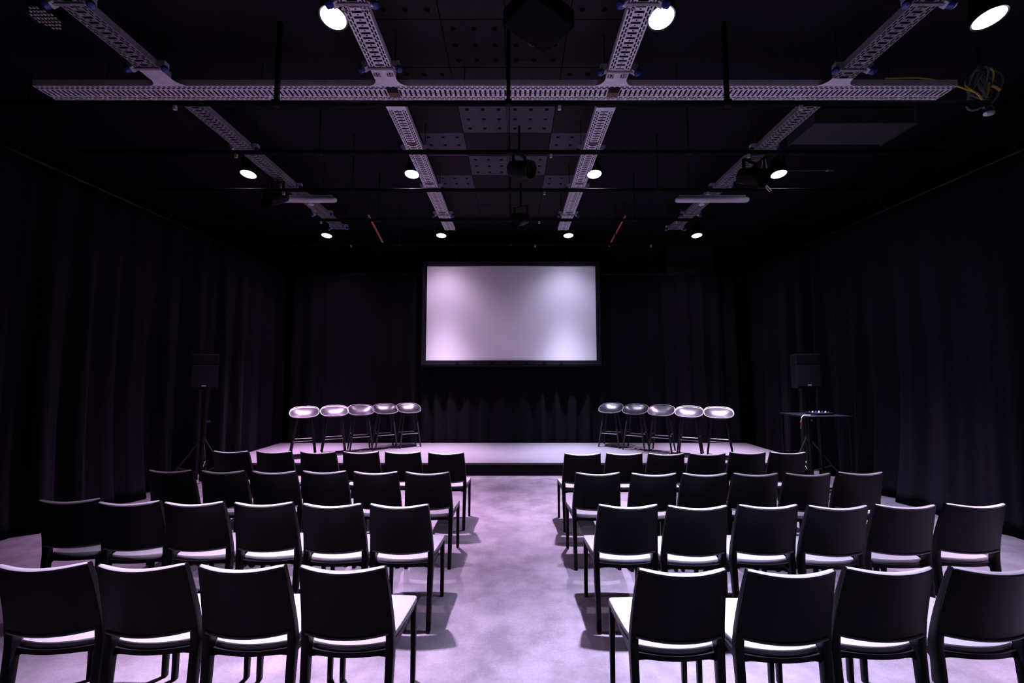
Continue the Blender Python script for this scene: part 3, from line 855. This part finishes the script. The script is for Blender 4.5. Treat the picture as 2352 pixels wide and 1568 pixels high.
# flat duct above the grey pipes
root = thing('air_duct', 'flat dark grey duct under the ceiling at right', 'duct', (4.20, 4.90, 4.64))
MB().box(-0.60, 0.60, -0.24, 0.22, 0, 0.19).build('duct_body', M_DUCT, root, bevel=0.004)
for u in (-0.61, 0.59):
    MB().box(u, u + 0.02, -0.255, 0.235, -0.012, 0.20).build('flange', M_DUCT, root)

# cable coil at the right end of the cross tray
root = thing('cable_coil', 'tangled coil of green and yellow cables hanging at far right', 'cable', (4.60, 3.80, 4.22))
rng = random.Random(4)
for k in range(7):
    rx = 0.085 + rng.uniform(-.02, .03); rz = 0.20 + rng.uniform(-.04, .03); cx = rng.uniform(-.04, .04); tw = rng.uniform(-.5, .5)
    pts = []
    for i in range(25):
        a = 2 * PI * i / 24
        pts.append((cx + rx * math.cos(a + tw), 0.05 * math.sin(a * 2 + k) + rng.uniform(-.004, .004), 0.24 + rz * math.sin(a)))
    MB().tube(pts, 0.009, 6).build('cable_loop', M_GREEN if k != 3 else M_YELLOW, root, smooth=True)
MB().tube([(-.03, -.04, .10), (-.01, -.05, .16), (.0, -.05, .25)], 0.010, 6).build('cable_tie', M_YELLOW, root, smooth=True)
MB().tube([(.02, -.05, .22), (.06, -.055, .20), (.10, -.05, .17)], 0.012, 6).build('cable_tie', M_YELLOW, root, smooth=True)
MB().tube(bez([(-.06, 0, .18), (-.25, 0, .25), (-.42, .0, .30), (-.62, .0, .335), (-.95, .0, .33)], 5), 0.008, 6).build('cable_tail', M_YELLOW, root, smooth=True)
MB().tube([(0, 0.02, 0.42), (0, 0.02, RZ + 0.03 - 4.22)], 0.008, 6).build('hook', M_BLKMETAL, root)
root = thing('white_plug', 'small white plug hanging under the cable coil', 'plug', (4.64, 3.80, 4.19))
MB().tube([(-0.045, 0, -0.008), (-0.02, 0, 0), (0.03, 0, 0.008), (0.045, 0, 0.012)], [0.018, 0.026, 0.024, 0.012], 12).build('plug_body', M_WIRE, root, smooth=True)
MB().tube([(0.04, 0, 0.012), (0.05, 0, 0.06), (0.03, 0.02, 0.12)], 0.006, 6).build('plug_cable', M_GREEN, root, smooth=True)

# ------------------------------------------------------------------ loudspeakers on tripod stands
def speaker(label, slabel, x, y, rz, z0):
    st = thing('speaker_stand', slabel, 'stand', (x, y, 0), rz, 'tripod speaker stands')
    MB().tube([(0, 0, 0.10), (0, 0, z0 - 0.0)], 0.017, 12).build('pole', M_BLKMETAL, st, smooth=True)
    MB().tube([(0, 0, 0.12), (0, 0, 0.95)], 0.024, 12).build('lower_tube', M_BLKMETAL, st, smooth=True)
    MB().tube([(0, 0, 0.66), (0, 0, 0.73)], 0.036, 12).build('hub', M_BLKGLOSS, st, smooth=True)
    MB().tube([(0, 0, 0.93), (0, 0, 0.99)], 0.032, 12).build('collar', M_BLKMETAL, st, smooth=True)
    MB().tube([(0.03, 0, 0.96), (0.075, 0, 0.965)], [0.011, 0.017], 8).build('knob', M_BLUE, st)
    for k in range(3):
        a = PI / 2 + 2 * PI * k / 3
        c, s = math.cos(a), math.sin(a)
        l = MB().tube([(0.03 * c, 0.03 * s, 0.70), (0.52 * c, 0.52 * s, 0.012)], 0.011, 8).build('leg', M_BLKGLOSS, st, smooth=True)
        MB().tube([(0.50 * c, 0.50 * s, 0.02), (0.53 * c, 0.53 * s, 0.016)], 0.016, 8).build('rubber_foot', M_BLKMETAL, l)
        MB().tube([(0.02 * c, 0.02 * s, 0.22), (0.28 * c, 0.28 * s, 0.345)], 0.008, 8).build('brace', M_BLKGLOSS, st, smooth=True)
    sp = thing('loudspeaker', label, 'speaker', (x, y, z0), rz, 'loudspeakers beside the stage')
    W, D, H = 0.165, 0.15, 0.515
    mb = MB().prism([(-W, -D), (W, -D), (W * 0.72, D), (-W * 0.72, D)], 0, H)
    mb.build('cabinet', M_GRILLE, sp, bevel=0.008)
    MB().box(-W + 0.012, W - 0.012, -D - 0.008, -D + 0.002, 0.03, H - 0.165).build('grille', M_GRILLE, sp, bevel=0.004)
    MB().box(-W + 0.012, W - 0.012, -D - 0.008, -D + 0.002, H - 0.155, H - 0.02).build('horn_panel', M_BLKMETAL, sp, bevel=0.004)
    MB().box(-0.025, 0.025, -D - 0.012, -D - 0.007, 0.045, 0.06).build('badge', M_BADGE, sp)
speaker('black loudspeaker on a tripod before the left curtain', 'black tripod stand carrying the left loudspeaker', -4.55, 6.1, math.radians(28), 1.435)
speaker('black loudspeaker on a tripod behind the high table', 'black tripod stand carrying the right loudspeaker', 4.41, 6.22, math.radians(-12), 1.445)

# ------------------------------------------------------------------ high black table with gear at right
tb = thing('high_table', 'high narrow black table standing before the right loudspeaker', 'table', (4.17, 5.72, 0), math.radians(4))
MB().box(-0.31, 0.31, -0.27, 0.27, 1.085, 1.105).build('table_top', M_BLKGLOSS, tb, bevel=0.003)
for sx in (-1, 1):
    for sy in (-1, 1):
        MB().box(sx * 0.285 - 0.014, sx * 0.285 + 0.014, sy * 0.245 - 0.014, sy * 0.245 + 0.014, 0, 1.085).build('leg', M_BLKMETAL, tb)
for sy in (-1, 1):
    MB().box(-0.271, 0.271, sy * 0.245 - 0.01, sy * 0.245 + 0.01, 0.16, 0.18).build('stretcher', M_BLKMETAL, tb)
mx = thing('audio_mixer', 'small flat mixer with bright knobs on the high table', 'mixer', (4.22, 5.70, 1.105), math.radians(8))
MB().box(-0.13, 0.13, -0.10, 0.10, 0, 0.028).build('case', M_BLKMETAL, mx, bevel=0.004)
for i in range(5):
    for j in range(3):
        MB().lathe([(0.009, 0.028), (0.008, 0.042), (0.003, 0.043)], 10, (-0.10 + i * 0.05, -0.05 + j * 0.05)).build('knob', M_WHITE if (i + j) % 2 else M_BLUE, mx)
cb = thing('plug_cable', 'cable with red ringed plug hanging over the table edge', 'cable', (3.85, 5.50, 1.105))
MB().tube(bez([(0.12, .02, .008), (0.06, 0, .010), (0.0, -.03, .012), (-.045, -.05, -.01), (-.055, -.05, -.06)], 5), 0.0045, 6).build('cable', M_GREY, cb, smooth=True)
MB().tube([(-.055, -.05, -.06), (-.057, -.05, -.085)], 0.011, 8).build('ring', M_RED, cb)
MB().tube([(-.057, -.05, -.085), (-.062, -.05, -.16)], 0.009, 8).build('plug', M_STEEL, cb)
lc = thing('cable_bundle', 'small heap of looped cables on the floor by the high table', 'cable', (4.16, 5.12, 0))
rng = random.Random(9)
for k in range(5):
    r = 0.10 + rng.uniform(-.02, .03); ox = rng.uniform(-.04, .04); tilt = rng.uniform(0.2, 0.9)
    pts = [(ox + r * math.cos(2 * PI * i / 20), 0.03 * k - 0.06 + r * 0.5 * math.sin(2 * PI * i / 20) * math.cos(tilt), 0.010 + 0.012 * k + r * (1 + math.sin(2 * PI * i / 20)) * math.sin(tilt)) for i in range(21)]
    MB().tube(pts, 0.006, 6).build('cable_loop', M_BLKGLOSS if k % 2 else M_GREEN, lc, smooth=True)
MB().box(-0.10, 0.10, -0.16, -0.10, 0.0, 0.045).build('socket_strip', M_BLKGLOSS, lc, bevel=0.005)
for s in (-0.05, 0.05):
    MB().lathe([(0.016, 0.045), (0.014, 0.052)], 10, (s, -0.13)).build('strip_plug', M_WHITE, lc)
